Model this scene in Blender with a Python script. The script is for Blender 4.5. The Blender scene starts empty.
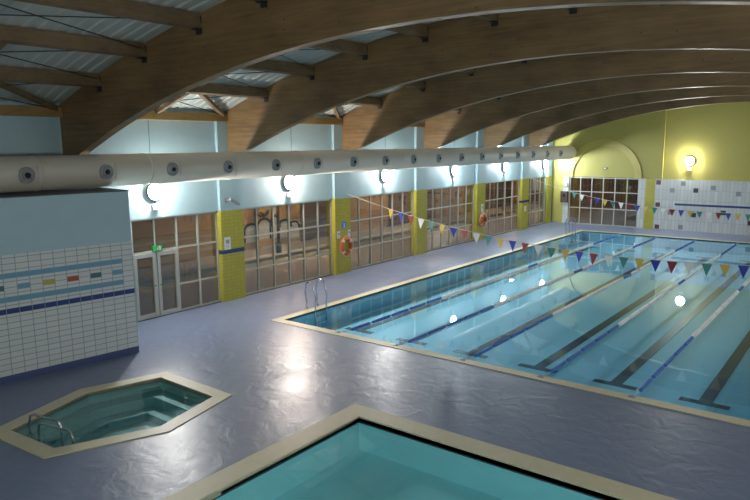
import bpy, bmesh, math, random
from mathutils import Vector, Matrix
random.seed(7)
PI = math.pi
scn = bpy.context.scene
COL = scn.collection

# ------------------------------------------------------------------ materials
def new_mat(name):
    m = bpy.data.materials.new(name); m.use_nodes = True
    nt = m.node_tree
    return m, nt, nt.nodes['Principled BSDF']

def N(nt, t, **kw):
    n = nt.nodes.new(t)
    for k, v in kw.items():
        if k in n.inputs: n.inputs[k].default_value = v
        else: setattr(n, k, v)
    return n

def L(nt, a, b): nt.links.new(a, b)

def c4(c): return (c[0], c[1], c[2], 1)

def plain(name, col, rough=.5, metal=0, var=.12, scale=3, spec=.5, bump=0):
    """uniform paint with a little procedural unevenness"""
    m, nt, b = new_mat(name)
    tc = N(nt, 'ShaderNodeTexCoord')
    no = N(nt, 'ShaderNodeTexNoise', Scale=scale, Detail=4)
    L(nt, tc.outputs['Object'], no.inputs['Vector'])
    mx = N(nt, 'ShaderNodeMix', data_type='RGBA')
    mx.inputs[6].default_value = c4([x * (1 - var) for x in col])
    mx.inputs[7].default_value = c4([min(1, x * (1 + var)) for x in col])
    L(nt, no.outputs['Fac'], mx.inputs[0])
    L(nt, mx.outputs[2], b.inputs['Base Color'])
    b.inputs['Roughness'].default_value = rough
    b.inputs['Metallic'].default_value = metal
    b.inputs['Specular IOR Level'].default_value = spec
    if bump:
        bp = N(nt, 'ShaderNodeBump', Strength=bump, Distance=.01)
        L(nt, no.outputs['Fac'], bp.inputs['Height']); L(nt, bp.outputs[0], b.inputs['Normal'])
    return m

def tiles(name, col, grout, w, h, mortar=.006, offset=0., rough=.25, var=.08, off=(0, 0)):
    """wall tiles: u runs along the wall, v runs up"""
    m, nt, b = new_mat(name)
    tc = N(nt, 'ShaderNodeTexCoord'); sp = N(nt, 'ShaderNodeSeparateXYZ')
    L(nt, tc.outputs['Object'], sp.inputs[0])
    ad = N(nt, 'ShaderNodeMath', operation='ADD'); L(nt, sp.outputs[0], ad.inputs[0]); L(nt, sp.outputs[1], ad.inputs[1])
    a2 = N(nt, 'ShaderNodeMath', operation='ADD'); L(nt, ad.outputs[0], a2.inputs[0]); a2.inputs[1].default_value = off[0] + 50 * w
    a3 = N(nt, 'ShaderNodeMath', operation='ADD'); L(nt, sp.outputs[2], a3.inputs[0]); a3.inputs[1].default_value = off[1] + 50 * h
    cb = N(nt, 'ShaderNodeCombineXYZ'); L(nt, a2.outputs[0], cb.inputs[0]); L(nt, a3.outputs[0], cb.inputs[1])
    br = N(nt, 'ShaderNodeTexBrick', offset=offset)
    br.inputs['Scale'].default_value = 1; br.inputs['Mortar Size'].default_value = mortar
    br.inputs['Mortar Smooth'].default_value = .1; br.inputs['Bias'].default_value = 0
    br.inputs['Brick Width'].default_value = w; br.inputs['Row Height'].default_value = h
    br.inputs['Color1'].default_value = c4([x * (1 - var) for x in col])
    br.inputs['Color2'].default_value = c4([min(1, x * (1 + var)) for x in col])
    br.inputs['Mortar'].default_value = c4(grout)
    L(nt, cb.outputs[0], br.inputs['Vector'])
    L(nt, br.outputs['Color'], b.inputs['Base Color'])
    b.inputs['Roughness'].default_value = rough
    return m

def glulam(name, dark, light, rough=.45):
    m, nt, b = new_mat(name)
    tc = N(nt, 'ShaderNodeTexCoord')
    mp = N(nt, 'ShaderNodeMapping'); mp.inputs['Scale'].default_value = (.35, 1.5, 6)
    L(nt, tc.outputs['Object'], mp.inputs[0])
    n1 = N(nt, 'ShaderNodeTexNoise', Scale=2.2, Detail=6, Roughness=.65); L(nt, mp.outputs[0], n1.inputs['Vector'])
    mp2 = N(nt, 'ShaderNodeMapping'); mp2.inputs['Scale'].default_value = (.5, 1, 1.2)
    L(nt, tc.outputs['Object'], mp2.inputs[0])
    n2 = N(nt, 'ShaderNodeTexNoise', Scale=1.3, Detail=3); L(nt, mp2.outputs[0], n2.inputs['Vector'])
    vo = N(nt, 'ShaderNodeTexVoronoi', Scale=3.2); L(nt, tc.outputs['Object'], vo.inputs['Vector'])
    kr = N(nt, 'ShaderNodeMapRange'); kr.inputs[1].default_value = .02; kr.inputs[2].default_value = .09
    L(nt, vo.outputs['Distance'], kr.inputs[0])
    sm = N(nt, 'ShaderNodeMath', operation='ADD'); L(nt, n1.outputs['Fac'], sm.inputs[0]); L(nt, n2.outputs['Fac'], sm.inputs[1])
    rp = N(nt, 'ShaderNodeMapRange'); rp.inputs[1].default_value = .7; rp.inputs[2].default_value = 1.3
    L(nt, sm.outputs[0], rp.inputs[0])
    mx = N(nt, 'ShaderNodeMix', data_type='RGBA'); mx.inputs[6].default_value = c4(dark); mx.inputs[7].default_value = c4(light)
    L(nt, rp.outputs[0], mx.inputs[0])
    kn = N(nt, 'ShaderNodeMix', data_type='RGBA'); kn.inputs[6].default_value = c4([x * .45 for x in dark])
    L(nt, kr.outputs[0], kn.inputs[0]); L(nt, mx.outputs[2], kn.inputs[7])
    L(nt, kn.outputs[2], b.inputs['Base Color'])
    b.inputs['Roughness'].default_value = rough
    return m

def emit(name, col, s):
    m, nt, b = new_mat(name)
    b.inputs['Base Color'].default_value = c4(col)
    b.inputs['Emission Color'].default_value = c4(col); b.inputs['Emission Strength'].default_value = s
    return m

def clear(name, tint, ior, rough=.0, bump=0, bscale=2., refl=1.):
    """clear sheet: Fresnel mix of see-through and mirror"""
    m = bpy.data.materials.new(name); m.use_nodes = True
    nt = m.node_tree; nt.nodes.clear()
    out = N(nt, 'ShaderNodeOutputMaterial')
    tr = N(nt, 'ShaderNodeBsdfTransparent'); tr.inputs[0].default_value = c4(tint)
    gl = N(nt, 'ShaderNodeBsdfGlossy'); gl.inputs['Roughness'].default_value = rough
    gl.inputs[0].default_value = (refl, refl, refl, 1)
    f0 = ((ior-1)/(ior+1))**2                     # Schlick's approximation, the same from both sides
    lw = N(nt, 'ShaderNodeLayerWeight', Blend=.5)
    pw = N(nt, 'ShaderNodeMath', operation='POWER'); L(nt, lw.outputs['Facing'], pw.inputs[0]); pw.inputs[1].default_value = 5
    fr = N(nt, 'ShaderNodeMath', operation='MULTIPLY_ADD'); L(nt, pw.outputs[0], fr.inputs[0]); fr.inputs[1].default_value = 1-f0; fr.inputs[2].default_value = f0
    mx = N(nt, 'ShaderNodeMixShader')
    L(nt, fr.outputs[0], mx.inputs[0]); L(nt, tr.outputs[0], mx.inputs[1]); L(nt, gl.outputs[0], mx.inputs[2])
    if bump:
        tc = N(nt, 'ShaderNodeTexCoord'); no = N(nt, 'ShaderNodeTexNoise', Scale=bscale, Detail=2)
        L(nt, tc.outputs['Object'], no.inputs['Vector'])
        bp = N(nt, 'ShaderNodeBump', Strength=bump, Distance=.02)
        L(nt, no.outputs['Fac'], bp.inputs['Height'])
        L(nt, bp.outputs[0], gl.inputs['Normal'])
    L(nt, mx.outputs[0], out.inputs[0])
    return m

def floor_mat():
    m, nt, b = new_mat('wet_blue_floor')
    tc = N(nt, 'ShaderNodeTexCoord')
    n1 = N(nt, 'ShaderNodeTexNoise', Scale=.5, Detail=5, Roughness=.6); L(nt, tc.outputs['Object'], n1.inputs['Vector'])
    mx = N(nt, 'ShaderNodeMix', data_type='RGBA')
    mx.inputs[6].default_value = (.165, .21, .325, 1); mx.inputs[7].default_value = (.195, .24, .365, 1)
    L(nt, n1.outputs['Fac'], mx.inputs[0]); L(nt, mx.outputs[2], b.inputs['Base Color'])
    n2 = N(nt, 'ShaderNodeTexNoise', Scale=1.1, Detail=4, Roughness=.55); L(nt, tc.outputs['Object'], n2.inputs['Vector'])
    rr = N(nt, 'ShaderNodeMapRange'); rr.inputs[1].default_value = .2; rr.inputs[2].default_value = .8
    rr.inputs[3].default_value = .30; rr.inputs[4].default_value = .42
    L(nt, n2.outputs['Fac'], rr.inputs[0]); L(nt, rr.outputs[0], b.inputs['Roughness'])
    n3 = N(nt, 'ShaderNodeTexNoise', Scale=2.2, Detail=5, Distortion=.9); L(nt, tc.outputs['Object'], n3.inputs['Vector'])
    bp = N(nt, 'ShaderNodeBump', Strength=.33, Distance=.05); L(nt, n3.outputs['Fac'], bp.inputs['Height'])
    L(nt, bp.outputs[0], b.inputs['Normal'])
    b.inputs['Specular IOR Level'].default_value = .5
    return m

M = dict(
    floor=floor_mat(),
    blue_wall=plain('pale_blue_paint', (.40, .57, .64), .5, var=.04),
    yellow_wall=plain('mustard_yellow_paint', (.46, .42, .11), .45, var=.06, scale=1.2),
    arch_yellow=plain('bright_yellow_paint', (.56, .50, .14), .35, var=.05),
    yellow_tile=tiles('yellow_tile', (.47, .43, .06), (.33, .31, .06), .19, .12, .005, var=.04),
    navy_tile=tiles('navy_tile', (.035, .06, .16), (.02, .04, .1), .2, .1),
    white_tile=tiles('white_tile', (.66, .70, .70), (.30, .33, .36), .27, .133, .008, var=.03, off=(0, -.02)),
    white_panel=tiles('white_panel_tile', (.62, .66, .67), (.38, .42, .44), .2, .6, .008),
    t_blue=plain('light_blue_tile', (.17, .36, .52), .25), t_navy=plain('dark_blue_tile', (.03, .06, .22), .25),
    t_yellow=plain('ochre_tile', (.50, .42, .10), .25), t_red=plain('red_tile', (.42, .10, .05), .25),
    t_green=plain('green_grey_tile', (.07, .17, .18), .25), t_grey=plain('grey_tile', (.30, .32, .36), .25),
    t_dark=plain('dark_grey_tile', (.05, .07, .08), .25), skirt=plain('dark_blue_skirting', (.07, .10, .24), .35), t_plum=plain('plum_tile', (.12, .05, .06), .25),
    wood=glulam('glulam_wood', (.13, .078, .036), (.31, .195, .085)),
    purlin=glulam('purlin_wood', (.13, .085, .045), (.24, .16, .085), .6),
    plate=glulam('pale_plate_wood', (.25, .15, .05), (.42, .27, .09), .6),
    deck=plain('white_sheet_metal', (.50, .54, .51), .45, var=.05),
    steel=plain('dark_steel', (.05, .05, .055), .4, .6), chrome=plain('polished_steel', (.60, .62, .64), .2, 1, var=.03),
    alu=plain('pale_aluminium', (.48, .50, .46), .4, .2, var=.03),
    duct=plain('cream_duct_metal', (.66, .62, .53), .45, var=.05, scale=1.5),
    nozzle=plain('grey_nozzle', (.30, .32, .34), .4), black=plain('black_plastic', (.012, .013, .015), .5),
    white=plain('white_plastic', (.78, .78, .76), .4), paper=plain('white_paper', (.8, .8, .78), .6),
    cream=plain('cream_coping', (.62, .57, .40), .45, var=.08, scale=6, bump=.2),
    gutter=plain('dark_gutter', (.03, .05, .07), .5),
    pool=tiles('pool_aqua_tile', (.40, .78, .95), (.35, .69, .85), .25, .25, .006, rough=.4, var=.04),
    poolfloor=plain('pool_floor_aqua', (.41, .80, .97), .5, var=.05, scale=.8),
    spa_aqua=plain('spa_mosaic', (.23, .41, .42), .5, var=.08, scale=14),
    kids_aqua=plain('paddling_pool_mosaic', (.44, .82, .88), .5, var=.05, scale=2),
    lane=plain('dark_lane_tile', (.012, .022, .055), .4),
    water=clear('pool_water', (.72, .90, .98), 1.33, .015, .05, 1.4),
    spawater=clear('spa_water', (.74, .92, .92), 1.33, .015, .10, 3.),
    kidswater=clear('paddling_water', (.76, .95, .97), 1.33, .01, .03, 1.),
    glass=clear('window_glass', (.78, .80, .78), 1.9, .0),
    f_blue=plain('blue_float', (.03, .14, .50), .35), f_white=plain('white_float', (.90, .91, .90), .35),
    rope=plain('pale_cord', (.62, .60, .52), .7), orange=plain('orange_plastic', (.62, .10, .025), .4),
    band=plain('pale_band', (.66, .55, .45), .5), sign_blue=plain('sign_blue', (.05, .22, .55), .4),
    box=plain('dark_brown_box', (.07, .045, .04), .5),
    p_yellow=plain('yellow_pennant', (.60, .44, .07), .6), p_blue=plain('blue_pennant', (.02, .05, .42), .6),
    p_red=plain('red_pennant', (.25, .025, .04), .6), p_white=plain('white_pennant', (.78, .80, .78), .6),
    p_green=plain('green_pennant', (.05, .26, .23), .6),
    pave=plain('street_paving', (.42, .41, .40), .8, var=.2), kerb=plain('kerb_stone', (.36, .33, .29), .8),
    ochre=plain('ochre_plaster', (.52, .37, .20), .85, var=.12, scale=1.2),
    brick=plain('brown_plaster', (.22, .16, .12), .85, var=.2, scale=2), terracotta=plain('terracotta_plaster', (.55, .20, .07), .85),
    spray_black=plain('black_spray_paint', (.02, .02, .022), .7), spray_grey=plain('grey_spray_paint', (.72, .76, .85), .7),
    lamp_white=emit('floodlight_glow', (1, .97, .93), 470), lamp_warm=emit('warm_floodlight_glow', (1, .86, .76), 520),
    lamp_cool=emit('cool_floodlight_glow', (.86, .95, 1), 380), lamp_fill=emit('added_fill_glow', (1, .95, .88), 230), lamp_big=emit('bright_floodlight_glow', (1, .95, .88), 200),
    sodium=emit('sodium_glow', (1, .64, .36), 620), exit=emit('exit_green_glow', (.03, .35, .09), .15),
)

# ------------------------------------------------------------------ mesh builder
class MB:
    def __init__(s): s.bm = bmesh.new(); s.mi = 0
    def face(s, pts):
        vs = [s.bm.verts.new(p) for p in pts]
        f = s.bm.faces.new(vs); f.material_index = s.mi; return f
    def box(s, a, b, bevel=0):
        x0, y0, z0 = [min(a[i], b[i]) for i in range(3)]; x1, y1, z1 = [max(a[i], b[i]) for i in range(3)]
        v = [s.bm.verts.new(p) for p in [(x0,y0,z0),(x1,y0,z0),(x1,y1,z0),(x0,y1,z0),(x0,y0,z1),(x1,y0,z1),(x1,y1,z1),(x0,y1,z1)]]
        fs = [s.bm.faces.new([v[i] for i in q]) for q in [(0,3,2,1),(4,5,6,7),(0,1,5,4),(1,2,6,5),(2,3,7,6),(3,0,4,7)]]
        for f in fs: f.material_index = s.mi
        if bevel:
            es = set(e for f in fs for e in f.edges)
            r = bmesh.ops.bevel(s.bm, geom=list(es), offset=bevel, segments=2, affect='EDGES', profile=.5)
            for f in r['faces']: f.material_index = s.mi
        return s
    def bar(s, a, b, w, h, up=(0, 0, 1)):
        a, b = Vector(a), Vector(b); d = (b - a).normalized(); u = Vector(up)
        r = d.cross(u).normalized(); u = r.cross(d).normalized()
        v = []
        for p in (a, b):
            for i, j in ((-1,-1),(1,-1),(1,1),(-1,1)): v.append(s.bm.verts.new(p + r*(w/2*i) + u*(h/2*j)))
        for q in [(0,1,2,3),(7,6,5,4),(0,4,5,1),(1,5,6,2),(2,6,7,3),(3,7,4,0)]:
            f = s.bm.faces.new([v[i] for i in q]); f.material_index = s.mi
        return s
    def tube(s, pts, r, n=10, closed=False):
        pts = [Vector(p) for p in pts]; rings = []; k = len(pts)
        prev = None
        for i, p in enumerate(pts):
            if closed: d = pts[(i+1) % k] - pts[i-1]
            else: d = pts[min(i+1, k-1)] - pts[max(i-1, 0)]
            d.normalize()
            if prev is None:
                a = Vector((0,0,1)) if abs(d.z) < .9 else Vector((1,0,0))
                u = d.cross(a).normalized()
            else: u = (prev - d * prev.dot(d)).normalized()
            prev = u; w = d.cross(u)
            rings.append([s.bm.verts.new(p + (u*math.cos(t) + w*math.sin(t))*r) for t in [2*PI*j/n for j in range(n)]])
        m = k if closed else k-1
        for i in range(m):
            A, B = rings[i], rings[(i+1) % k]
            for j in range(n):
                f = s.bm.faces.new((A[j], A[(j+1)%n], B[(j+1)%n], B[j])); f.material_index = s.mi; f.smooth = True
        if not closed:
            for R, rev in ((rings[0], 1), (rings[-1], 0)):
                f = s.bm.faces.new(R[::-1] if rev else R); f.material_index = s.mi
        return s
    def lathe(s, o, axis, prof, n=20):
        """prof: list of (radius, distance along axis)"""
        o = Vector(o); d = Vector(axis).normalized(); a = Vector((0,0,1)) if abs(d.z) < .9 else Vector((1,0,0))
        u = d.cross(a).normalized(); w = d.cross(u); rings = []
        for r, t in prof:
            r = max(r, 1e-4)
            rings.append([s.bm.verts.new(o + d*t + (u*math.cos(q) + w*math.sin(q))*r) for q in [2*PI*j/n for j in range(n)]])
        for A, B in zip(rings, rings[1:]):
            for j in range(n):
                f = s.bm.faces.new((A[j], A[(j+1)%n], B[(j+1)%n], B[j])); f.material_index = s.mi; f.smooth = True
        for R in (rings[0], rings[-1]):
            f = s.bm.faces.new(R); f.material_index = s.mi
        return s
    def build(s, name, mats, parent=None, loc=None):
        bmesh.ops.recalc_face_normals(s.bm, faces=s.bm.faces[:])
        me = bpy.data.meshes.new(name); 
        if loc is not None: bmesh.ops.translate(s.bm, verts=s.bm.verts[:], vec=-Vector(loc))
        s.bm.to_mesh(me); s.bm.free()
        for m in (mats if isinstance(mats, (list, tuple)) else [mats]): me.materials.append(m)
        o = bpy.data.objects.new(name, me); COL.objects.link(o)
        if loc is not None: o.location = loc
        if parent is not None: o.parent = parent
        return o

def tag(o, label, cat, group=None, kind=None):
    o['label'] = label; o['category'] = cat
    if group: o['group'] = group
    if kind: o['kind'] = kind
    return o
def thing(name, label, cat, loc=(0,0,0), rz=0, group=None):
    o = bpy.data.objects.new(name, None); COL.objects.link(o); o.location = loc; o.rotation_euler = (0,0,rz)
    o.empty_display_size = .1
    return tag(o, label, cat, group)
def struct(o, label, cat='building'):
    o['kind'] = 'structure'; o['label'] = label; o['category'] = cat; return o
def dup(root, loc, label=None, rz=None):
    r = root.copy(); COL.objects.link(r); r.location = loc
    if label: r['label'] = label
    if rz is not None: r.rotation_euler = (0, 0, rz)
    for ch in list(root.children):
        c = ch.copy(); COL.objects.link(c); c.parent = r
        for g in list(ch.children):
            d = g.copy(); COL.objects.link(d); d.parent = c
    return r

# ------------------------------------------------------------------ plan
WL, WR, YN, YF = -3.4, 20.0, -15.2, 28.3        # inner faces of the hall
BEAM_Y = [-10.6, -4.66, .86, 6.7, 12.6, 18.55, 24.2]
COLS = [(.44, 1.40), (6.2, 7.16), (12.0, 12.94), (17.85, 18.78), (23.45, 24.42)]
CX = 8.3
def circ(z0, z1, half):                          # arc through apex z1 and edge z0
    s = z1 - z0; R = (half*half + s*s) / (2*s)
    return lambda x: z1 - R + math.sqrt(max(0, R*R - (x-CX)**2))
z_bot = circ(4.66, 7.17, 11.7)
z_top = circ(6.27, 8.42, 11.7)

# ------------------------------------------------------------------ floor with pool openings
POOL = [(0, 0), (12.5, 0), (12.5, 25), (0, 25)]
SPA_O = [(1.08, -4.93), (3.45, -4.98), (3.92, -6.88), (3.1, -8.8), (1.25, -8.95), (.52, -6.75)]
KIDS_O = [(5.88, -3.83), (17.8, -3.83), (17.8, -11.5), (5.88, -11.5)]
def inset(poly, d):
    out = []; n = len(poly)
    area = sum(poly[i][0]*poly[(i+1)%n][1] - poly[(i+1)%n][0]*poly[i][1] for i in range(n))
    sg = 1 if area > 0 else -1
    for i in range(n):
        p0, p1, p2 = Vector(poly[i-1]), Vector(poly[i]), Vector(poly[(i+1)%n])
        d1 = (p1-p0).normalized(); d2 = (p2-p1).normalized()
        n1 = Vector((-d1.y, d1.x))*sg; n2 = Vector((-d2.y, d2.x))*sg
        k = (n1+n2).normalized(); out.append(tuple(p1 + k*(d/max(.3, k.dot(n1)))))
    return out
POOL_O = inset(POOL, -.30)
def sheet_with_holes(outer, holes, z, name, mat, parent=None):
    bm = bmesh.new(); es = []
    for loop in [outer] + holes:
        vs = [bm.verts.new((x, y, z)) for x, y in loop]
        for i in range(len(vs)): es.append(bm.edges.new((vs[i], vs[(i+1) % len(vs)])))
    bmesh.ops.triangle_fill(bm, use_beauty=True, edges=es, normal=(0, 0, 1))
    bmesh.ops.recalc_face_normals(bm, faces=bm.faces[:])
    if bm.faces and sum(f.normal.z for f in bm.faces) < 0: bmesh.ops.reverse_faces(bm, faces=bm.faces[:])
    me = bpy.data.meshes.new(name); bm.to_mesh(me); bm.free(); me.materials.append(mat)
    o = bpy.data.objects.new(name, me); COL.objects.link(o)
    if parent: o.parent = parent
    return o
fl = sheet_with_holes([(WL, YN), (WR, YN), (WR, YF), (WL, YF)], [POOL_O, SPA_O, KIDS_O], 0, 'floor', M['floor'])
struct(fl, 'wet slate blue pool hall floor', 'floor')

# ------------------------------------------------------------------ pools
def ring(mb, po, pi, z0, z1):
    n = len(po)
    for i in range(n):
        j = (i+1) % n
        A, B, C, D = po[i], po[j], pi[j], pi[i]
        mb.face([(*A, z1), (*B, z1), (*C, z1), (*D, z1)])
        mb.face([(*D, z1), (*C, z1), (*C, z0), (*D, z0)])
        mb.face([(*B, z1), (*A, z1), (*A, z0), (*B, z0)])
        mb.face([(*A, z0), (*D, z0), (*C, z0), (*B, z0)])
def band(mb, p, z0, z1):
    n = len(p)
    for i in range(n):
        A, B = p[i], p[(i+1) % n]
        mb.face([(*A, z0), (*B, z0), (*B, z1), (*A, z1)])
def basin(poly, depth, mats, parent, lip=.1, extra=None):
    b = MB(); b.mi = 2; band(b, poly, -lip, .0); b.mi = 0; band(b, poly, -depth, -lip)
    b.mi = 1; b.face([(*p, -depth) for p in poly])
    if extra: extra(b)
    return b.build('basin', mats, parent)
def water(poly, z, mat, parent):
    b = MB(); f = b.face([(*p, z) for p in poly]); o = b.build('water', mat, parent)
    if o.data.polygons[0].normal.z < 0: o.data.flip_normals()
    return o

DEPTH = .62
pool = thing('swimming_pool', 'large rectangular lane pool of clear turquoise water with cream edge', 'swimming pool', (0, 0, 0))
b = MB(); ring(b, POOL_O, POOL, -.05, .015); b.build('coping', M['cream'], pool)
basin(POOL, DEPTH, [M['pool'], M['poolfloor'], M['gutter']], pool, .05)
water(inset(POOL, .001), -.045, M['water'], pool)
for i in range(6):
    cx = 1.2 + 2.006*i; b = MB(); z = -DEPTH + .004
    b.box((cx-.14, 2.1, z), (cx+.14, 22.9, z+.004))
    for y in (2.0, 22.8): b.box((cx-.52, y, z+.001), (cx+.52, y+.22, z+.006))
    b.build('lane_marking', M['lane'], pool)

spa = thing('hot_tub', 'small hexagonal green water whirlpool with cream rim beside white tiled wall', 'hot tub', (0, 0, 0))
SPA = inset(SPA_O, .31)
b = MB(); ring(b, SPA_O, SPA, -.06, .02); b.build('coping', M['cream'], spa)
def steps(b):
    p1 = inset(SPA, .38); p2 = inset(SPA, .72)
    b.mi = 0
    ring(b, SPA, p1, -.62, -.26); ring(b, p1, p2, -.62, -.46)
basin(SPA, .62, [M['spa_aqua'], M['spa_aqua'], M['gutter']], spa, .07, steps)
water(inset(SPA, .001), -.06, M['spawater'], spa)

kids = thing('paddling_pool', 'shallow rectangular turquoise pool with wide cream rim in the foreground', 'swimming pool', (0, 0, 0))
KIDS = inset(KIDS_O, .45)
b = MB(); ring(b, KIDS_O, KIDS, -.08, .03); b.build('coping', M['cream'], kids)
basin(KIDS, .65, [M['kids_aqua'], M['kids_aqua'], M['gutter']], kids, .105)
water(inset(KIDS, .001), -.10, M['kidswater'], kids)

# ------------------------------------------------------------------ walls
b = MB(); T = .25
def wbox(y0, y1, z0, z1): b.box((WL-T, y0, z0), (WL, y1, z1))
wbox(YN, -2.78, 0, 3.08)
wbox(YN, YF, 3.08, 6.45)
for y0, y1 in COLS: b.box((WL-T, y0+.06, 0), (WL-.02, y1-.06, 3.08))
wbox(27.25, YF, 0, 3.08)
b.mi = 1
for y in (-2.0, 3.95, 9.75, 15.65, 21.4): b.box((WL, y-.008, 4.9), (WL+.004, y+.008, 6.1))
struct(b.build('wall_left', [M['blue_wall'], M['steel']]), 'pale blue glazed side wall', 'wall')

b = MB(); b.box((WL-T, YF, 0), (-2.24, YF+T, 3.05)); b.box((2.16, YF, 0), (WR+T, YF+T, 3.05)); b.box((WL-T, YF, 3.05), (WR+T, YF+T, 8.7))
struct(b.build('wall_far', M['yellow_wall']), 'mustard yellow end wall', 'wall')
b = MB(); b.box((WR, YN, 0), (WR+T, YF, 6.45)); struct(b.build('wall_right', M['blue_wall']), 'pale blue wall on the far right', 'wall')
b = MB(); b.box((WL-T, YN-T, 0), (WR+T, YN, 8.7)); struct(b.build('wall_near', M['blue_wall']), 'pale wall of the gallery end', 'wall')

# far wall dressing: white tile strip, yellow tiled piers, white panel with scattered tiles
b = MB(); b.box((2.16, YF-.03, 0), (2.56, YF, 3.03)); b.box((-2.62, YF-.03, 0), (-2.25, YF, 3.03))
struct(b.build('trim_1', M['white_panel']), 'white tile strips beside the end window', 'wall trim')
b = MB(); b.box((2.56, YF-.05, 0), (3.12, YF, 3.03)); struct(b.build('trim_2', M['yellow_tile']), 'yellow tiled strip beside the white panel', 'wall trim')
b = MB(); b.box((3.12, YF-.16, 3.03), (3.5, YF, 8.0)); struct(b.build('trim_3', M['yellow_wall']), 'yellow pilaster rising above the white panel', 'wall trim')
b = MB(); b.box((3.12, YF-.06, 0), (WR, YF, 3.02))
sq = lambda x, z, m, s=.13: (setattr(b, 'mi', m), b.box((x-s, YF-.066, z-s), (x+s, YF-.055, z+s)))
for x, z, m in [(3.3, 2.83, 3), (4.68, 2.8, 1), (5.38, 2.42, 2), (4.1, 2.38, 1), (3.32, 1.5, 3), (4.05, 1.05, 1), (5.35, .98, 2), (3.35, .16, 3), (4.68, .22, 1),
                (6.3, 2.6, 1), (6.9, 1.2, 2), (7.6, 2.3, 1), (8.3, .7, 3)]: sq(x, z, m)
b.mi = 4; b.box((4.28, YF-.068, 1.5), (9.2, YF-.055, 1.62))
struct(b.build('trim_4', [M['white_panel'], M['t_grey'], M['t_dark'], M['t_plum'], M['t_navy']]), 'white tile panel with scattered dark squares and a blue stripe', 'wall trim')

# arched moulding over the far window
b = MB(); ac = (-.05, 3.05)
def arc_band(r0, r1, y0, y1, n=40):
    for i in range(n):
        t0, t1 = PI*i/n, PI*(i+1)/n
        P = lambda r, t, y: (ac[0]+r*math.cos(t), y, ac[1]+r*math.sin(t))
        b.face([P(r0,t0,y0), P(r1,t0,y0), P(r1,t1,y0), P(r0,t1,y0)])
        b.face([P(r1,t0,y0), P(r1,t0,y1), P(r1,t1,y1), P(r1,t1,y0)])
        b.face([P(r0,t0,y1), P(r0,t0,y0), P(r0,t1,y0), P(r0,t1,y1)])
arc_band(1.95, 2.35, YF-.1, YF)
struct(b.build('trim_5', M['arch_yellow']), 'raised yellow arch moulding above the end window', 'wall trim')

# inner tiled block on the left
ang = math.radians(-7.3)
blk = MB(); Wd = 2.6
# local frame: origin at visible corner, face in local YZ plane running to -y
blk.mi = 0; blk.box((-2.2, -7.5, 2.88), (0, 0, 4.13))
blk.mi = 1; blk.box((-2.2, -7.5, .14), (.004, 0, 2.88))
blk.mi = 9; blk.box((-2.2, -7.5, 0), (.012, .008, .16))
tw, th = .27, .133
def tq(c0, c1, row, mi):
    blk.mi = mi; zt = 2.88 - th*row
    blk.box((.0, -tw*c1+.006, zt-th+.006), (.009, -tw*c0-.006, zt-.006))
for c in range(1, 27): tq(c, c+1, 3, 3); tq(c, c+1, 7, 3)
for c in range(0, 27): tq(c, c+1, 9, 4)
for k in range(0, 13): tq(1+2*k, 2+2*k, 5, [3, 5, 6, 7][k % 4])
blk.mi = 8; blk.box((-2.2, -7.5, 4.13), (.02, .02, 4.15))  # thin dark sheet on the block top: shade on the ledge put into its colour
wi = blk.build('wall_inner', [M['blue_wall'], M['white_tile'], M['floor'], M['t_blue'], M['t_navy'], M['t_green'], M['t_red'], M['t_yellow'], M['steel'], M['skirt']])
wi.location = (-.82, -4.42, 0); wi.rotation_euler = (0, 0, ang)
struct(wi, 'low inner wall of white tiles with blue stripes under pale blue paint', 'wall')

# ------------------------------------------------------------------ columns
col_words = ['yellow tiled column between the glass doors and the first big window, with a notice and dark stripe',
             'yellow tiled column carrying a blue sign and an orange lifebuoy',
             'plain yellow tiled column without signs, third from the doors',
             'yellow tiled column with a lifebuoy, fourth from the doors',
             'yellow tiled column with a dark stripe near the far end']
for k, (y0, y1) in enumerate(COLS):
    t = thing('wall_column', col_words[k], 'column', (WL+.002, (y0+y1)/2, 0), 0, 'columns of the glazed wall')
    hw = (y1-y0)/2; d = .13
    b = MB(); b.box((-.21, -hw, 0), (d, hw, 3.08))
    if k in (0, 4): b.mi = 1; b.box((-.05, -hw-.003, 1.63), (d+.004, hw+.003, 1.77))
    b.build('tiled_base', [M['yellow_tile'], M['navy_tile']], t)
    b = MB(); b.box((0, -hw+.004, 3.08), (d-.006, hw-.004, 6.2)); b.build('painted_shaft', M['blue_wall'], t)
t = thing('wall_column', 'narrow yellow tiled corner column beside the white end wall strip', 'column', (WL+.002, 27.55, 0), 0, 'columns of the glazed wall')
b = MB(); b.box((0, -.32, 0), (.13, .3, 3.08)); b.build('tiled_base', M['yellow_tile'], t)
b = MB(); b.box((0, -.31, 3.08), (.12, .29, 6.2)); b.build('painted_shaft', M['blue_wall'], t)

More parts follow.
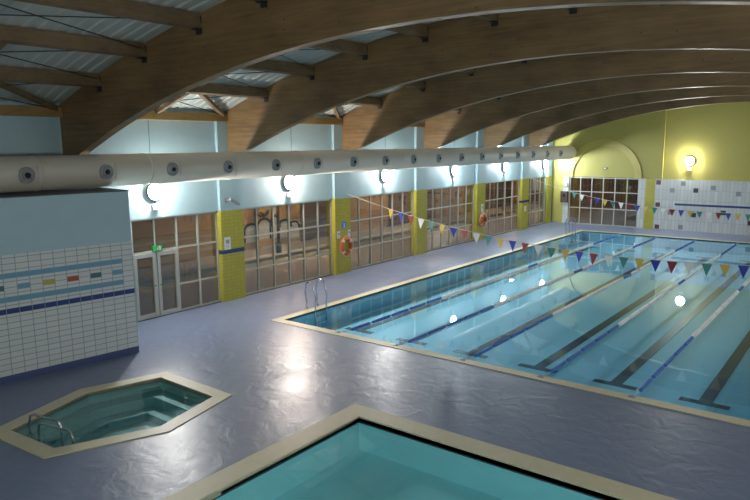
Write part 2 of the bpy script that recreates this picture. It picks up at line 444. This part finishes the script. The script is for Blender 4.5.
# ------------------------------------------------------------------ windows
def window_left(name, y0, y1, n, label, door=False):
    t = bpy.data.objects.new(name, None); COL.objects.link(t); t.location = (WL-.1, (y0+y1)/2, 0); struct(t, label, 'window')
    o = Vector(t.location)
    x0, x1 = WL-.14, WL-.06
    b = MB()
    for z in (.0, 3.02): b.box((x0, y0, z), (x1, y1, z+.06))
    w = (y1-y0)/n
    zt = 2.05 
    for i in range(n+1):
        y = min(max(y0+w*i, y0+.03), y1-.03); hw = .022 if i % 3 else .03
        b.box((x0, y-hw, 0.0), (x1, y+hw, 3.06))
    b.box((x0+.01, y0, zt-.025), (x1-.01, y1, zt+.03))
    ys = y0 + (2*w if door else 0)
    b.box((x0+.01, ys, .86), (x1-.01, y1, .91))
    b.build('window_frame', M['alu'], t, loc=o)
    b = MB(); b.box((WL-.105, y0+.01, .03), (WL-.095, y1-.01, 3.03)); b.build('pane', M['glass'], t, loc=o)
    if door:
        for k in range(2):
            ya, yb = y0+w*k+.03, y0+w*(k+1)-.03
            b = MB()
            for yy in (ya, yb-.1): b.box((WL-.08, yy, .03), (WL-.02, yy+.1, 2.02))
            for zz in (.03, 1.9): b.box((WL-.08, ya+.1, zz), (WL-.02, yb-.1, zz+.12))
            dl = b.build('door_leaf', M['alu'], t, loc=o)
            yh = yb-.07 if k == 0 else ya+.05
            h = MB(); h.bar((WL-.02, yh, 1.0), (WL+.05, yh, 1.0), .02, .02); h.bar((WL+.04, yh, .9), (WL+.04, yh, 1.15), .025, .025)
            h.build('door_handle', M['steel'], dl, loc=o).location = (0, 0, 0)
        s = bpy.data.objects
    for c in t.children: c.location = (0, 0, 0)
    return t
window_left('window_1', -2.78, .44, 4, 'glazed double door and side lights next to the tiled block', True)
window_left('window_2', 1.40, 6.2, 6, 'large window with graffiti wall showing behind, right of the first column')
window_left('window_3', 7.16, 12.0, 6, 'large window right of the lifebuoy column nearest the camera')
window_left('window_4', 12.94, 17.85, 6, 'large window behind the low middle of the pennants')
window_left('window_5', 18.78, 23.45, 5, 'narrow far window right of the far lifebuoy')
window_left('window_6', 24.42, 27.25, 4, 'last side window with orange glow behind')
t = bpy.data.objects.new('window_7', None); COL.objects.link(t); t.location = (-.04, YF+.1, 0); struct(t, 'end wall window of three rows of six dark panes', 'window')
b = MB(); X0, X1 = -2.24+.04, 2.16+.04
for i in range(7):
    x = min(max(X0+(X1-X0)*i/6, X0+.04), X1-.04); b.box((x-.03, -.04, 0), (x+.03, .04, 3.05))
for z in (.02, 1.05, 2.1, 2.99): b.box((X0, -.035, z-.028), (X1, .035, z+.028))
b.build('window_frame', M['alu'], t)
b = MB(); b.box((X0, -.005, 0), (X1, .005, 3.05)); b.build('pane', M['glass'], t)

# ------------------------------------------------------------------ roof
b = MB(); nx = 44; ys = []; y = YN-.2
pat = [(0, 0), (.12, 0), (.15, .03), (.27, .03), (.30, 0)]
while y < YF+.2:
    for dy, dz in pat[:-1]: ys.append((y+dy, dz))
    y += .30
xs = [WL-.3 + (WR-WL+.6)*i/nx for i in range(nx+1)]
grid = [[b.bm.verts.new((x, yy, z_top(min(max(x, WL), WR)) + .01 + dz)) for yy, dz in ys] for x in xs]
for i in range(nx):
    for j in range(len(ys)-1):
        b.bm.faces.new((grid[i][j], grid[i+1][j], grid[i+1][j+1], grid[i][j+1]))
ce = b.build('ceiling', M['deck']); struct(ce, 'pale corrugated metal roof deck on timber purlins', 'ceiling')
pur_x = [-1.42, .53, 2.5, 4.45, 6.4, 8.3, 10.2, 12.15, 14.1, 16.07, 18.02]
bw = .24
for k in range(len(BEAM_Y)):
    ya = BEAM_Y[k]+bw; yb = BEAM_Y[k+1] if k+1 < len(BEAM_Y) else YF
    for x in pur_x:
        zt = z_top(x); sl = (z_top(x+.1)-z_top(x-.1))/.2
        b = MB(); up = Vector((-sl, 0, 1)).normalized()
        c = Vector((x, 0, zt)) - up*.16
        b.bar((c.x, ya, c.z), (c.x, yb, c.z), .15, .30, up)
        pu = b.build('purlin', M['purlin'], ce)
        h = MB()
        for yy, s in ((ya+.012, 1), (yb-.012, -1)):
            h.bar((c.x, yy, c.z-.26), (c.x, yy, c.z+.1), .17, .02, (0, 1, 0)); 
            h.bar((c.x, yy, c.z-.165), (c.x, yy+s*.14, c.z-.165), .17, .015)
        h.build('hanger', M['steel'], pu)
    for x, s in ((WL+.1, 1), (WR-.1, -1)):
        b = MB(); b.box((x-.08, ya, 6.08), (x+.08, yb, 6.24)); b.box((x-.1, ya, 5.99), (x+.1, yb, 6.08)); b.build('wall_plate', M['plate'], ce)
        # timber K brace and mid strut in the first roof bays
        ym = (ya+yb)/2; xp = x+s*1.88; xq = x+s*3.83
        zz = lambda q: z_top(q)-.12
        for a, c in (((x, ym, 6.2), (xp, ym, zz(xp))), ((xp, ym, zz(xp)), (xq, ym, zz(xq))), ((x, ya+.1, 6.2), (xp, ym, zz(xp)-.02)), ((x, yb-.1, 6.2), (xp, ym, zz(xp)-.02))):
            b = MB(); b.bar(a, c, .12, .12); b.build('brace', M['purlin'], ce)
        b = MB()
        for j in range(3):
            xa, xb = x+s*1.95*j, x+s*1.95*(j+1)
            b.tube([(xa, ya, zz(xa)-.02), (xb, yb, zz(xb)-.02)], .012, 6); b.tube([(xa, yb, zz(xa)-.02), (xb, ya, zz(xb)-.02)], .012, 6)
        b.build('tie_rod', M['steel'], ce)

beam_words = ['curved glulam roof beam nearest the viewer, overhead and out of the picture', 'deep curved glulam beam crossing the top of the picture from the tiled block',
              'curved glulam beam springing above the column beside the glass doors', 'curved glulam beam springing above the first lifebuoy column',
              'curved glulam beam springing above the plain third column', 'curved glulam beam springing above the far lifebuoy column', 'last curved glulam beam before the yellow end wall']
for k, y in enumerate(BEAM_Y):
    b = MB(); n = 60; pr = []
    for i in range(n+1):
        x = WL+.02 + (WR-WL-.04)*i/n; pr.append((x, z_bot(x), z_top(x)))
    V = []
    for x, zb, zt in pr:
        V.append([b.bm.verts.new(p) for p in ((x, y, zb), (x, y+bw, zb), (x, y+bw, zt), (x, y, zt))])
    for A, B in zip(V, V[1:]):
        for j in range(4): b.bm.faces.new((A[j], A[(j+1)%4], B[(j+1)%4], B[j]))
    b.bm.faces.new(V[0]); b.bm.faces.new(V[-1])
    o = b.build('glulam_beam', M['wood'], loc=(CX, y, 6)); tag(o, beam_words[k], 'beam', 'curved roof beams')

# ------------------------------------------------------------------ air duct
DX, DZ, DR = -2.2, 4.6, .42
duct = thing('air_duct', 'long round cream ventilation duct with nozzles running under the roof beams', 'duct', (DX, 0, DZ))
b = MB(); b.lathe((0, -13, 0), (0, 1, 0), [(.02, 0), (DR, .01), (DR, 41.1), (DR-.03, 41.22), (.02, 41.25)], 36); b.build('pipe', M['duct'], duct)
yy = -12.0
while yy < 28:
    b = MB(); b.lathe((0, yy, 0), (0, 1, 0), [(DR-.01, 0), (DR+.012, .005), (DR+.012, .05), (DR-.01, .055)], 36); yy += 2.98
    b.build('joint_band', M['duct'], duct)
noz = None
import_y = []
# nozzle spacing along the visible side
for k in range(-3, 16):
    yk = -4.40 + 1.995*k
    if noz is None:
        b = MB(); b.lathe((DR-.04, 0, -.02), (1, 0, -.02), [(.19, 0), (.19, .06), (.15, .07), (.15, .03), (.11, .03), (.11, .10), (.075, .12), (.075, .06), (.01, .05)], 24)
        noz = b.build('nozzle', M['nozzle'], duct); b = MB(); b.lathe((DR+.04, 0, -.02), (1, 0, -.1), [(.01, 0), (.06, .005), (.055, .06), (.01, .065)], 18); nc = b.build('nozzle_core', M['black'], noz)
        noz.location = (0, yk, 0)
    else:
        c = noz.copy(); COL.objects.link(c); c.parent = duct; c.location = (0, yk, 0)
        g = nc.copy(); COL.objects.link(g); g.parent = c
for k in range(-3, 16):
    yk = -4.40 + 1.995*k
    b = MB(); b.tube([((DR+.008)*math.cos(a), yk+.27, (DR+.008)*math.sin(a)) for a in [-.5+.95*j/8 for j in range(9)]], .012, 6)
    b.build('strap', M['alu'], duct)

# ------------------------------------------------------------------ floodlights
def floodlight(loc, rz, glow, label, on=True):
    t = thing('floodlight', label, 'light', loc, rz, 'wall floodlights')
    # local +x points into the hall
    b = MB(); b.box((0, -.09, -.54), (.11, .09, -.38), .01); b.build('ballast_box', M['white'], t)
    b = MB(); b.tube([(.04, 0, -.38), (.10, 0, -.25), (.08, 0, -.2)], .022, 8); b.build('bracket', M['steel'], t)
    b = MB(); b.lathe((.02, 0, 0), (1, 0, 0), [(.10, 0), (.22, .02), (.26, .06), (.26, .10), (.235, .10), (.235, .08)], 28); hd = b.build('housing', M['steel'], t)
    b = MB(); b.lathe((.09, 0, 0), (1, 0, 0), [(.234, 0), (.23, .05), (.19, .11), (.11, .15), (.0, .165)], 28); b.build('lens', glow, t)
    return t
lw = ['glaring wall floodlight above the glass doors', 'glaring warm wall floodlight above the graffiti window', 'glaring wall floodlight above the window right of the first lifebuoy',
      'glaring wall floodlight above the window behind the pennants', 'glaring wall floodlight above the window right of the far lifebuoy', 'farthest wall floodlight on the blue side wall, in the corner']
for k, y in enumerate([-1.98, 3.69, 9.6, 15.5, 21.2, 26.8]):
    floodlight((WL, y, 3.87), 0, [M['lamp_white'], M['lamp_warm'], M['lamp_white'], M['lamp_cool'], M['lamp_cool'], M['lamp_cool']][k], lw[k])
floodlight((4.95, YF, 4.12), -PI/2, M['lamp_white'], 'glaring floodlight on the yellow end wall above the white tile panel')
for k, y in enumerate([-7.6, -1.98, 3.69, 9.6, 15.5, 21.2]):
    floodlight((WR, y, 3.95), PI, M['lamp_big'], ['first', 'second', 'third', 'fourth', 'fifth', 'sixth'][k] + ' floodlight from the gallery on the wall at the right, out of the picture')

for k, x in enumerate([7., 14.]):  # unseen fill floodlights, added to brighten the hall from behind the viewer
    floodlight((x, YN, 4.9), PI/2, M['lamp_fill'], ['left', 'right'][k] + ' added fill floodlight of the two unseen ones on the wall behind the viewer')

# emergency lamp on the far wall
t = thing('emergency_lamp', 'tiny white emergency lamp inside the yellow arch', 'light', (.05, YF, 3.62))
b = MB(); b.box((-.13, -.06, -.06), (.13, 0, .06), .01); b.build('housing', M['steel'], t)
b = MB(); b.box((-.09, -.075, -.04), (.09, -.06, .04)); b.build('diffuser', M['white'], t)

# ------------------------------------------------------------------ lane ropes
floats = {}
def float_mesh(key):
    R = .056 if key == 'w' else .046
    b = MB(); prof = [(.012, 0)]
    nd = 10
    for i in range(nd):
        y0 = .09 + .82*i/nd; y1 = .09 + .82*(i+1)/nd
        prof += [(R*.75, y0+.002), (R, y0+.01), (R, y1-.01), (R*.75, y1-.002)]
    prof += [(.012, 1.0)]
    b.lathe((0, 0, 0), (0, 1, 0), prof, 12)
    return b
rope_words = ['lane rope nearest the glazed wall', 'second lane rope from the glazed wall', 'middle lane rope of the five', 'fourth lane rope from the glazed wall', 'lane rope farthest right, ending at the right edge of the picture']
me_b = float_mesh('b').build('blue_float', M['f_blue']); me_w = float_mesh('w').build('white_float', M['f_white'])
fb, fw = me_b.data, me_w.data
bpy.data.objects.remove(me_b); bpy.data.objects.remove(me_w)
for i in range(5):
    x = .22 + 2.006*(i+1)
    t = thing('lane_rope', 'blue and white ' + rope_words[i], 'lane rope', (x, 0, -.03), 0, 'lane ropes on the big pool')
    b = MB(); b.tube([(0, .02, .02), (0, .35, 0), (0, 12, 0), (0, 24.7, 0), (0, 24.98, .02)], .01, 8); b.build('cable', M['rope'], t)
    b = MB(); b.box((-.07, -.14, .04), (.07, -.05, .055)); b.tube([(0, -.1, .055), (0, -.02, .05), (0, .05, .02)], .015, 8); b.build('anchor_hook', M['nozzle'], t)
    for k in range(24):
        y = .42 + k*1.0
        wht = 5.2 <= y+.5 < 12.2 or 13.5 <= y+.5 < 20.4
        o = bpy.data.objects.new('white_float' if wht else 'blue_float', fw if wht else fb); COL.objects.link(o); o.parent = t; o.location = (0, y, 0)

# ------------------------------------------------------------------ pennant strings
pm = {}
def pennant_mesh(mat):
    b = MB(); w, h, d = .145, .36, .006
    A = [(-w, -d, 0), (w, -d, 0), (0, -d, -h)]; B = [(p[0], d, p[2]) for p in A]
    # slight curl of the tip
    A[2] = (0.01, -d-.03, -h); B[2] = (0.01, d-.03, -h)
    b.face(A); b.face(B[::-1])
    for i in range(3): j = (i+1) % 3; b.face([A[j], A[i], B[i], B[j]])
    o = b.build('pennant', mat); me = o.data; bpy.data.objects.remove(o); return me
PC = [pennant_mesh(M[k]) for k in ('p_yellow', 'p_blue', 'p_red', 'p_white', 'p_green')]
PN = ['yellow', 'blue', 'red', 'white', 'green']
def pennants(y, zf, xs, order, label):
    t = thing('pennant_string', label, 'bunting', (WL+.13, y, 3.26), 0, 'backstroke pennant strings')
    b = MB(); pts = []
    for i in range(61):
        x = WL+.13 + (WR-WL-.26)*i/60; pts.append((x-WL-.13, 0, zf(x)-3.26))
    b.tube(pts, .012, 6); b.build('cord', M['rope'], t)
    for k, x in enumerate(xs):
        c = order[k % 5]
        o = bpy.data.objects.new('pennant', PC[c]); COL.objects.link(o); o.parent = t; o['label'] = PN[c] + ' triangular pennant'
        o.location = (x-WL-.13, 0, zf(x)-3.26-.01); o.rotation_euler = (random.uniform(-.15, .15), 0, random.uniform(-.3, .3))
pennants(6.9, lambda x: 1.74+1.52*((x-CX)/11.57)**2, [-1.02+.467*k for k in range(31)], (0, 1, 2, 3, 4), 'string of coloured pennants across the pool from the first lifebuoy column')
pennants(23.9, lambda x: 1.62+1.62*abs((x-CX)/11.57)**2.6, [-.21+.449*k for k in range(29)], (4, 3, 2, 1, 0), 'far string of small coloured pennants in front of the end wall')

# ------------------------------------------------------------------ pool ladders and rails
def ladder(y, label, sep=.52):
    t = thing('pool_ladder', label, 'ladder', (-.2, y, .015), 0, 'pool ladders')
    for s in (-1, 1):
        yy = s*sep/2; pts = [(-.14, yy, 0), (-.145, yy, .25), (-.2, yy, .55), (-.16, yy, .78)]
        for k in range(7):
            a = PI - PI*k/6; pts.append((-.0+.15*math.cos(a), yy, .80+.10*math.sin(a)))
        pts += [(.17, yy, .70), (.26, yy, .42), (.23, yy, .15), (.225, yy, 0), (.235, yy, -.5)]
        b = MB(); b.tube(pts, .027, 10); hr = b.build('hand_rail', M['chrome'], t)
        b = MB(); b.lathe((-.14, yy, 0), (0, 0, 1), [(.05, 0), (.05, .015), (.025, .03)], 14); b.build('flange', M['chrome'], hr)
    for z in (-.18, -.42):
        b = MB(); b.box((.21, -sep/2, z-.015), (.29, sep/2, z+.015), .005); b.build('tread', M['chrome'], t)
    return t
ladder(1.62, 'steel pool ladder with two bent rails at the near left corner of the pool')
ladder(23.45, 'steel pool ladder at the far left corner of the pool')
def spa_rail(pts, label):
    t = thing('handrail', label, 'handrail', pts[0], 0, 'hot tub handrails')
    P0 = Vector(pts[0]); b = MB(); b.tube([Vector(p)-P0 for p in pts], .022, 10); b.build('tube', M['chrome'], t)
    b = MB()
    for p in (pts[0], pts[-1]): b.lathe(Vector(p)-P0, (0, 0, 1), [(.05, 0), (.05, .02), (.025, .03)], 12)
    b.build('flange', M['chrome'], t)
spa_rail([(1.42, -8.25, -.24), (1.42, -8.25, .0), (1.44, -8.23, .15), (1.55, -8.21, .2), (2.16, -8.1, .2), (2.26, -8.08, .17), (2.29, -8.07, .06), (2.29, -8.07, -.44)], 'steel handrail in the hot tub, the one nearer the tiled wall')
spa_rail([(1.95, -8.33, -.24), (1.95, -8.33, .0), (1.98, -8.32, .15), (2.1, -8.3, .2), (2.78, -8.19, .2), (2.87, -8.18, .17), (2.9, -8.17, .08), (2.9, -8.17, -.24)], 'steel handrail in the hot tub, the one nearer the camera')

# ------------------------------------------------------------------ lifebuoys and signs
FX = WL+.134
def lifebuoy(y, z, label):
    t = thing('lifebuoy', label, 'lifebuoy', (FX, y, z), 0, 'lifebuoys on columns')
    R, r = .29, .075
    b = MB(); b.tube([(r+.015, R*math.cos(a), R*math.sin(a)) for a in [2*PI*k/40 for k in range(40)]], r, 14, True); ringo = b.build('ring', M['orange'], t)
    for q in range(4):
        b = MB(); b.tube([(r+.015, R*math.cos(a), R*math.sin(a)) for a in [PI/4+PI/2*q-.16+.32*k/6 for k in range(7)]], r+.006, 14); b.build('reflective_band', M['band'], t)
    b = MB(); pts = []
    for q in range(4):
        for k in range(10):
            a = PI/4+PI/2*q + PI/2*k/10; e = R+r+.01+.05*math.sin(PI*k/10); pts.append((r+.03, e*math.cos(a), e*math.sin(a)))
    b.tube(pts, .012, 6, True); b.build('grab_rope', M['rope'], t)
    b = MB(); b.box((0, -.03, R-.1), (.03, .03, R+.02)); b.tube([(.02, 0, R-.08), (.17, 0, R-.085), (.18, 0, R-.04)], .012, 6); b.build('hook', M['steel'], t)
lifebuoy(6.76, 1.12, 'orange lifebuoy hung on the column under the blue sign')
lifebuoy(18.42, 1.1, 'orange lifebuoy hung on the far column, beyond the pennants')

def lines(b, x, y0, y1, z0, z1, n, t=.012):
    for i in range(n):
        z = z1-(z1-z0)*(i+.5)/n; b.box((x, y0, z-t/2), (x+.002, y1-(.05 if i % 2 else 0), z+t/2))
def notice(y, z, w, h, label):
    t = thing('notice', label, 'sign', (FX, y, z), 0, 'notices on columns')
    b = MB(); b.box((0, -w/2, -h/2), (.012, w/2, h/2)); b.build('board', M['paper'], t)
    b = MB(); b.box((.012, -w*.28, -h*.02), (.014, w*.28, h*.30)); lines(b, .012, -w*.3, w*.3, -h*.4, -h*.1, 3); b.build('print', M['nozzle'], t)
notice(.67, 1.98, .26, .42, 'white notice with grey picture on the column beside the glass doors')
notice(6.38, 1.62, .18, .28, 'small white notice left of the blue sign, above the lifebuoy')
notice(7.04, 1.62, .16, .28, 'small white notice right of the blue sign, above the lifebuoy')
notice(18.45, 1.72, .22, .42, 'white notice above the far lifebuoy')
notice(23.95, 1.25, .26, .3, 'white notice low on the column near the far end')
t = thing('safety_sign', 'small square blue sign above the nearer lifebuoy', 'sign', (FX, 6.72, 1.98))
b = MB(); b.box((0, -.13, -.15), (.012, .13, .15)); b.build('plate', M['sign_blue'], t)
b = MB(); b.lathe((.012, 0, .055), (1, 0, 0), [(.03, 0), (.03, .002), (.01, .003)], 12); b.bar((.014, 0, .02), (.014, .02, -.06), .05, .003, (1, 0, 0)); b.bar((.014, -.08, -.09), (.014, .08, -.09), .018, .003, (1, 0, 0)); b.build('pictogram', M['paper'], t)

# exit sign over the door
t = thing('exit_sign', 'small green exit sign above the glass double door', 'sign', (WL-.02, -1.93, 2.14))
b = MB(); b.box((-.03, -.17, -.08), (.02, .17, .08), .005); b.build('panel', M['exit'], t)
b = MB(); b.bar((.022, .02, .02), (.022, -.01, -.03), .03, .003, (1, 0, 0)); b.lathe((.02, .03, .045), (1, 0, 0), [(.013, 0), (.013, .003), (.005, .004)], 10)
b.bar((.022, -.01, -.03), (.022, .03, -.06), .016, .003, (1, 0, 0)); b.bar((.022, -.01, -.03), (.022, -.05, -.05), .016, .003, (1, 0, 0)); b.bar((.022, .02, .015), (.022, -.03, .01), .012, .003, (1, 0, 0))
b.bar((.022, .08, -.055), (.022, .08, .055), .05, .003, (1, 0, 0)); b.build('running_figure', M['paper'], t)

# cctv on first column
def camera_unit(y, z, label):
    t = thing('security_camera', label, 'camera', (FX-.008, y, z))
    b = MB(); b.box((0, -.07, -.07), (.03, .07, .07), .01); b.build('base_plate', M['nozzle'], t)
    b = MB(); b.tube([(.02, 0, 0), (.16, .02, .03), (.2, .06, .02)], .022, 8); b.build('arm', M['nozzle'], t)
    b = MB(); b.bar((.2, .0, .05), (.2, .36, -.14), .1, .1); hd = b.build('body', M['nozzle'], t)
    b = MB(); b.lathe((.2, .355, -.138), (0, .36, -.19), [(.045, 0), (.045, .03), (.01, .03)], 14); b.build('lens', M['black'], hd)
camera_unit(.68, 3.42, 'grey wall camera on the blue wall above the first yellow column')

# speaker and round gauge by the far corner
t = thing('control_box', 'dark box mounted on the white strip in the far left corner', 'box', (-2.5, YF-.03, 1.72))
b = MB(); b.box((-.24, -.16, -.36), (.24, 0, .36), .015); b.build('case', M['box'], t)
b = MB(); b.lathe((0, -.16, .12), (0, -1, 0), [(.11, 0), (.11, .01), (.01, .015)], 18); b.build('dial', M['black'], t)
t = thing('wall_clock', 'small round grey dial above the dark box in the far corner', 'clock', (-2.45, YF-.03, 2.5))
b = MB(); b.lathe((0, 0, 0), (0, -1, 0), [(.15, 0), (.15, .05), (.12, .055)], 24); b.build('case', M['nozzle'], t)
b = MB(); b.lathe((0, -.055, 0), (0, -1, 0), [(.115, 0), (.115, .004)], 24); b.build('face', M['paper'], t)

# ------------------------------------------------------------------ street outside
b = MB(); b.face([(-45, -30, -.02), (WL-T, -30, -.02), (WL-T, 75, -.02), (-45, 75, -.02)]); b.face([(WL-T, YF+T, -.02), (WR, YF+T, -.02), (WR, 75, -.02), (WL-T, 75, -.02)])
struct(b.build('ground', M['pave']), 'dim street paving outside the windows', 'ground')
b = MB(); b.box((-8.4, -20, -.02), (-8.1, 60, .12)); struct(b.build('trim_6', M['kerb']), 'street kerb outside the windows', 'kerb')
b = MB(); XG = -11.
secs = [(-20, 1.5, 1), (1.5, 6.2, 0), (6.2, 7.0, 1), (7.0, 12.2, 0), (12.2, 15.5, 1), (15.5, 20.3, 0), (20.3, 26, 1), (26, 30, 0), (30, 38, 1), (38, 46, 2), (46, 60, 1)]
for y0, y1, m in secs: b.mi = m; b.box((XG-.3, y0, 0), (XG-(.0 if m != 1 else .06), y1, 4.4))
# graffiti: a row of bubble arcs with grey fill and a small bird mark
def blob(cy, cz, ry, rz):
    n = 24; out = [(XG+.02, cy+ry*math.cos(PI*k/n), cz+rz*math.sin(PI*k/n)) for k in range(n+1)]
    b.mi = 4
    for k in range(n): b.face([(XG+.004, cy, cz-.5), (XG+.004, out[k][1], out[k][2]), (XG+.004, out[k+1][1], out[k+1][2])])
    b.face([(XG+.003, cy-ry, cz), (XG+.003, cy+ry, cz), (XG+.003, cy+ry, cz-.55), (XG+.003, cy-ry, cz-.55)])
    b.mi = 3; b.tube(out, .055, 6); b.tube([(XG+.02, cy-ry, cz), (XG+.02, cy-ry*.95, cz-.55)], .05, 6)
for cy, cz, ry, rz in [(8.65, .95, .45, .35), (9.55, 1.0, .5, .5), (10.3, .95, .35, .62), (11.0, .9, .5, .4), (11.7, .8, .4, .35)]: blob(cy, cz, ry, rz)
b.mi = 3
b.tube([(XG+.02, 9.15, 1.75), (XG+.02, 9.3, 1.66), (XG+.02, 9.5, 1.62), (XG+.02, 9.7, 1.7), (XG+.02, 9.85, 1.86)], .07, 6); b.tube([(XG+.02, 9.5, 1.62), (XG+.02, 9.45, 1.78), (XG+.02, 9.3, 1.84)], .06, 6)
struct(b.build('wall_outside', [M['ochre'], M['brick'], M['terracotta'], M['spray_black'], M['spray_grey']]), 'street wall with ochre panels and bubble graffiti seen through the windows', 'wall')
def street_lamp(x, y, label):
    t = thing('street_lamp', label, 'street lamp', (x, y, -.02), 0, 'street lamps outside')
    b = MB(); b.lathe((0, 0, 0), (0, 0, 1), [(.14, 0), (.14, .5), (.08, .55), (.06, 5.2), (.02, 5.25)], 14); b.build('post', M['steel'], t)
    b = MB(); b.tube([(0, 0, 5.15), (.3, 0, 5.35), (.7, 0, 5.4)], .035, 8); b.build('arm', M['steel'], t)
    b = MB(); b.box((.6, -.16, 5.36), (1.25, .16, 5.5), .03); hd = b.build('head', M['steel'], t)
    b = MB(); b.box((.66, -.13, 5.30), (1.2, .13, 5.36), .01); b.build('lens', M['sodium'], hd)
for x, y, l in [(-9.2, 8.8, 'dark street lamp post seen through the graffiti window'), (-9.2, 20.5, 'dark street lamp post seen through the second big window'), (-9.2, 33., 'dark street lamp post seen through the far side windows')]: street_lamp(x, y, l)
b = MB(); b.box((-12, 40, -.02), (16, 40.4, 6)); struct(b.build('wall_outside_end', M['brick']), 'dark wall beyond the end window', 'wall')

# ------------------------------------------------------------------ world, camera, view
w = bpy.data.worlds.new('night'); scn.world = w; w.use_nodes = True
w.node_tree.nodes['Background'].inputs[0].default_value = (.10, .10, .16, 1); w.node_tree.nodes['Background'].inputs[1].default_value = .08

yaw, pitch, roll = .654071767, .159631555, -.00693
cy, sy, cp, sp = math.cos(yaw), math.sin(yaw), math.cos(pitch), math.sin(pitch)
fwd = Vector((-sy*cp, cy*cp, -sp)); right = Vector((cy, sy, 0)); up = right.cross(fwd)
r2 = right*math.cos(roll) + up*math.sin(roll); u2 = -right*math.sin(roll) + up*math.cos(roll)
cam = bpy.data.cameras.new('camera'); co = bpy.data.objects.new('camera', cam); COL.objects.link(co)
mw = Matrix((r2, u2, -fwd)).transposed().to_4x4(); mw.translation = Vector((13.9926816, -13.7213093, 5.24952169))
co.matrix_world = mw
cam.sensor_fit = 'HORIZONTAL'; cam.sensor_width = 36; cam.lens = 661.498*36/750; cam.clip_end = 300; cam.clip_start = .05
scn.camera = co
vs = scn.view_settings
scn.display_settings.display_device = 'sRGB'
vs.view_transform = 'Standard'; vs.look = 'None'; vs.gamma = 1; vs.use_curve_mapping = False; vs.exposure = -0.03
scn.cycles.use_denoising = True
scn.cycles.max_bounces = 10; scn.cycles.transparent_max_bounces = 16; scn.cycles.glossy_bounces = 5; scn.cycles.diffuse_bounces = 4
scn.cycles.sample_clamp_indirect = 6
